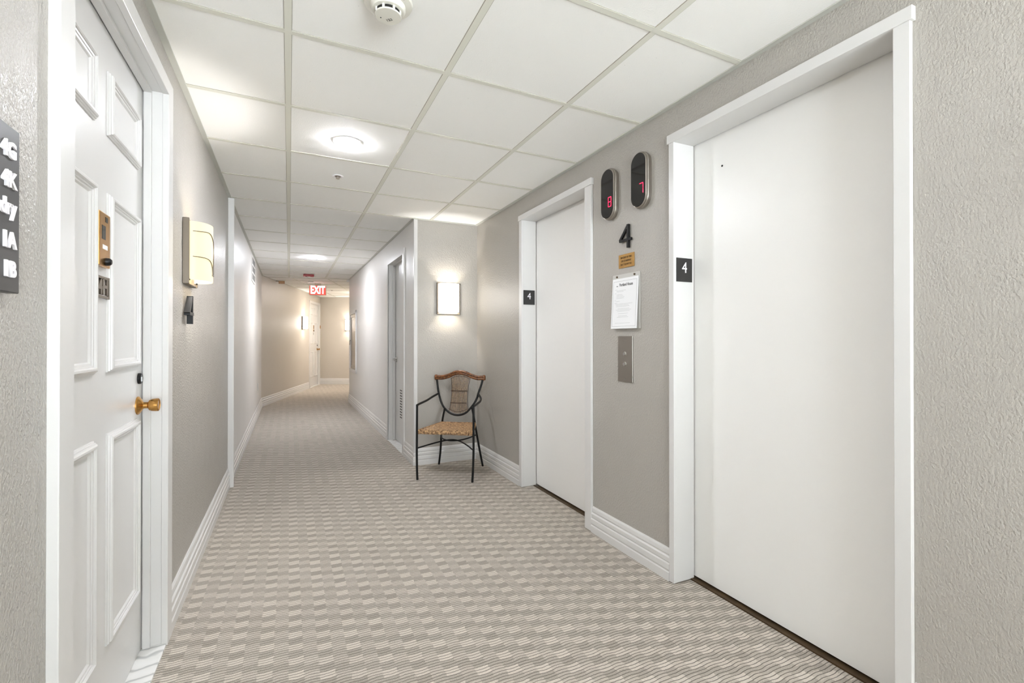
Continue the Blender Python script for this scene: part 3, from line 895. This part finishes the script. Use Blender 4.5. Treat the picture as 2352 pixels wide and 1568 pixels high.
# ---------------------------------------------------------------- chair
t = thing('armchair', 'black metal armchair with rattan top rail, cane splat and woven seat', 'chair', (1.311, 4.02, 0), math.radians(-34.2))
def Ln(name, ctrl, r=.0095, m='black', n=8, parent=None):
    bm = bmesh.new(); tube(bm, spline(ctrl, n) if n > 1 else ctrl, r, 12)
    return new(name, bm, m, parent or t, True)
# front legs rise into the arms
for s in (-1, 1):
    Ln('leg', [(s*.236, -.252, 0), (s*.240, -.250, .08), (s*.244, -.245, .22), (s*.244, -.243, .42), (s*.243, -.242, .625)], .0095)
Ln('leg', [(-.211, .253, 0), (-.190, .235, .14), (-.168, .195, .33), (-.150, .172, .44), (-.128, .17, .545)], .0095)
Ln('leg', [(.211, .253, 0), (.188, .235, .14), (.163, .195, .33), (.150, .172, .44), (.128, .17, .56)], .0095)
for s in (-1, 1):
    Ln('arm', [(s*.243, -.245, .622), (s*.246, -.18, .625), (s*.245, -.09, .628), (s*.242, .02, .634), (s*.228-.006, .115, .648), (s*.189-.010, .206, .674)], .0095)
def by(z): return .165+(z-.48)*.22
U = [(-.225, .80), (-.214, .74), (-.198, .672), (-.172, .60), (-.137, .545), (-.078, .498), (-.004, .481), (.070, .503), (.132, .570), (.166, .63), (.178, .676), (.200, .745), (.213, .80)]
Ln('back_frame', [(x, by(z), z) for x, z in U], .0095)
top = [(-.242, .822), (-.225, .828), (-.17, .829), (-.11, .845), (-.055, .869), (-.005, .877), (.05, .868), (.105, .845), (.16, .829), (.212, .829), (.228, .822)]
bm = bmesh.new()
for dy, dz in ((0, 0), (0, -.019), (.016, -.009)):
    tube(bm, spline([(x, by(.84)+dy-.004, z+dz) for x, z in top], 8), .0125, 12)
for x in (-.236, .222):
    q = [(.001, .028), (.010, .026), (.016, .019), (.0175, .010), (.0175, -.014), (.014, -.021), (.001, -.024)]
    lathe(bm, q, (x, by(.84)+.004, .818), 'Z', 18)
new('top_rail', bm, 'rattan', t, True)
# cane splat
bm = bmesh.new()
def edge(sgn, z):
    f = (z-.50)/(.835-.50); return sgn*(.076+.020*(2*f-1)**2)+.004
NS = 12
for i in range(NS):
    u = (i+.5)/NS*2-1
    z1 = .845-.030*u*u; z0 = .498+.028*u*u
    pts = []
    for q in range(9):
        z = z0+(z1-z0)*q/8
        pts.append((u*(.072+.018*(2*(z-.50)/.335-1)**2)+.003+random.uniform(-.0006, .0006), by(z)-.006-.010*(1-u*u), z))
    tube(bm, pts, .0043, 8)
new('splat', bm, 'cane', t, True)
bm = bmesh.new()
for sg in (-1, 1):
    tube(bm, [(edge(sg, z), by(z)-.004, z) for z in [.515+.03*i for i in range(11)]], .0028, 8)
for z in (.592, .700):
    for dz in (-.003, .003):
        tube(bm, [(x, by(z)-.0135-.010*(1-(x/.08)**2), z+dz) for x in [-.078+.0195*i for i in range(9)]], .0022, 6)
for z in (.835, .515):
    sgz = 1 if z > .7 else -1
    tube(bm, [(x, by(z)-.012-.008*(1-(x/.09)**2), z-sgz*.026*(x/.09)**2) for x in [-.09+.018*i for i in range(11)]], .0025, 6)
new('splat_binding', bm, 'dark_bind', t, True)
# woven seat
bm = bmesh.new()
nx, ny = 30, 24
def half(v): return .236-.07*v
def seatp(u, v, top):
    x = u*half(v)*.985; y = -.238+v*.405
    edge_ = min(1, (1-abs(u))*7)*min(1, min(v, 1-v)*8+.15)
    dish = -.010*math.sin(math.pi*v)*math.cos(u*math.pi/2)
    rip = .0022*math.sin((u*nx*.5+v*ny*.5)*math.pi)*edge_
    zt = .411+.006*edge_+dish+rip
    return (x, y, zt if top else .388)
NXX, NYY = nx*3, ny*3
gr = {}
for a in range(NXX+1):
    for b in range(NYY+1):
        gr[a, b] = bm.verts.new(seatp(a/NXX*2-1, b/NYY, True))
for a in range(NXX):
    for b in range(NYY): bm.faces.new((gr[a, b], gr[a+1, b], gr[a+1, b+1], gr[a, b+1]))
bb = {}
for a in (0, NXX):
    for b in (0, NYY): bb[a, b] = bm.verts.new(seatp(a/NXX*2-1, b/NYY, False))
bm.faces.new((bb[0, 0], bb[0, NYY], bb[NXX, NYY], bb[NXX, 0]))
bm.faces.new([gr[a, 0] for a in range(NXX+1)]+[bb[NXX, 0], bb[0, 0]])
bm.faces.new([gr[a, NYY] for a in range(NXX, -1, -1)]+[bb[0, NYY], bb[NXX, NYY]])
bm.faces.new([gr[0, b] for b in range(NYY, -1, -1)]+[bb[0, 0], bb[0, NYY]])
bm.faces.new([gr[NXX, b] for b in range(NYY+1)]+[bb[NXX, NYY], bb[NXX, 0]])
# rolled strands wrapping the rim
def rim(k):
    k %= 1
    c = [(-.236, -.238), (.236, -.238), (.164, .167), (-.164, .167)]
    q = k*4; i = int(q); f = q-i
    a = c[i]; b = c[(i+1) % 4]
    return a[0]+(b[0]-a[0])*f, a[1]+(b[1]-a[1])*f
NW = 150
for i in range(NW):
    x, y = rim(i/NW); cx, cy_ = x*.90, (y+.035)*.90-.035
    rr = .0052+random.uniform(-.0008, .0008)
    z0_ = .398
    pts = []
    for q in range(7):
        a = -1.3+2.9*q/6
        ox = math.cos(a)*.012; oz = math.sin(a)*.018
        dx, dy = x-cx, y-cy_; L_ = math.hypot(dx, dy)
        pts.append((x-dx/L_*.012+dx/L_*ox, y-dy/L_*.012+dy/L_*ox, z0_+oz))
    tube(bm, pts, rr, 6)
new('seat', bm, 'seagrass', t, True)
bm = bmesh.new()
tube(bm, spline([(-.242, -.246, .262), (-.16, -.13, .275), (-.07, -.04, .288), (.0, -.01, .292), (.07, -.04, .288), (.16, -.13, .275), (.242, -.246, .262)], 8), .006, 10)
new('stretcher', bm, 'black', t, True)
bm = bmesh.new()
tube(bm, spline([(-.176, .208, .302), (-.13, .09, .282), (-.06, .025, .278), (.0, .008, .280), (.06, .025, .284), (.12, .09, .292), (.170, .208, .302)], 8), .006, 10)
new('stretcher', bm, 'black', t, True)
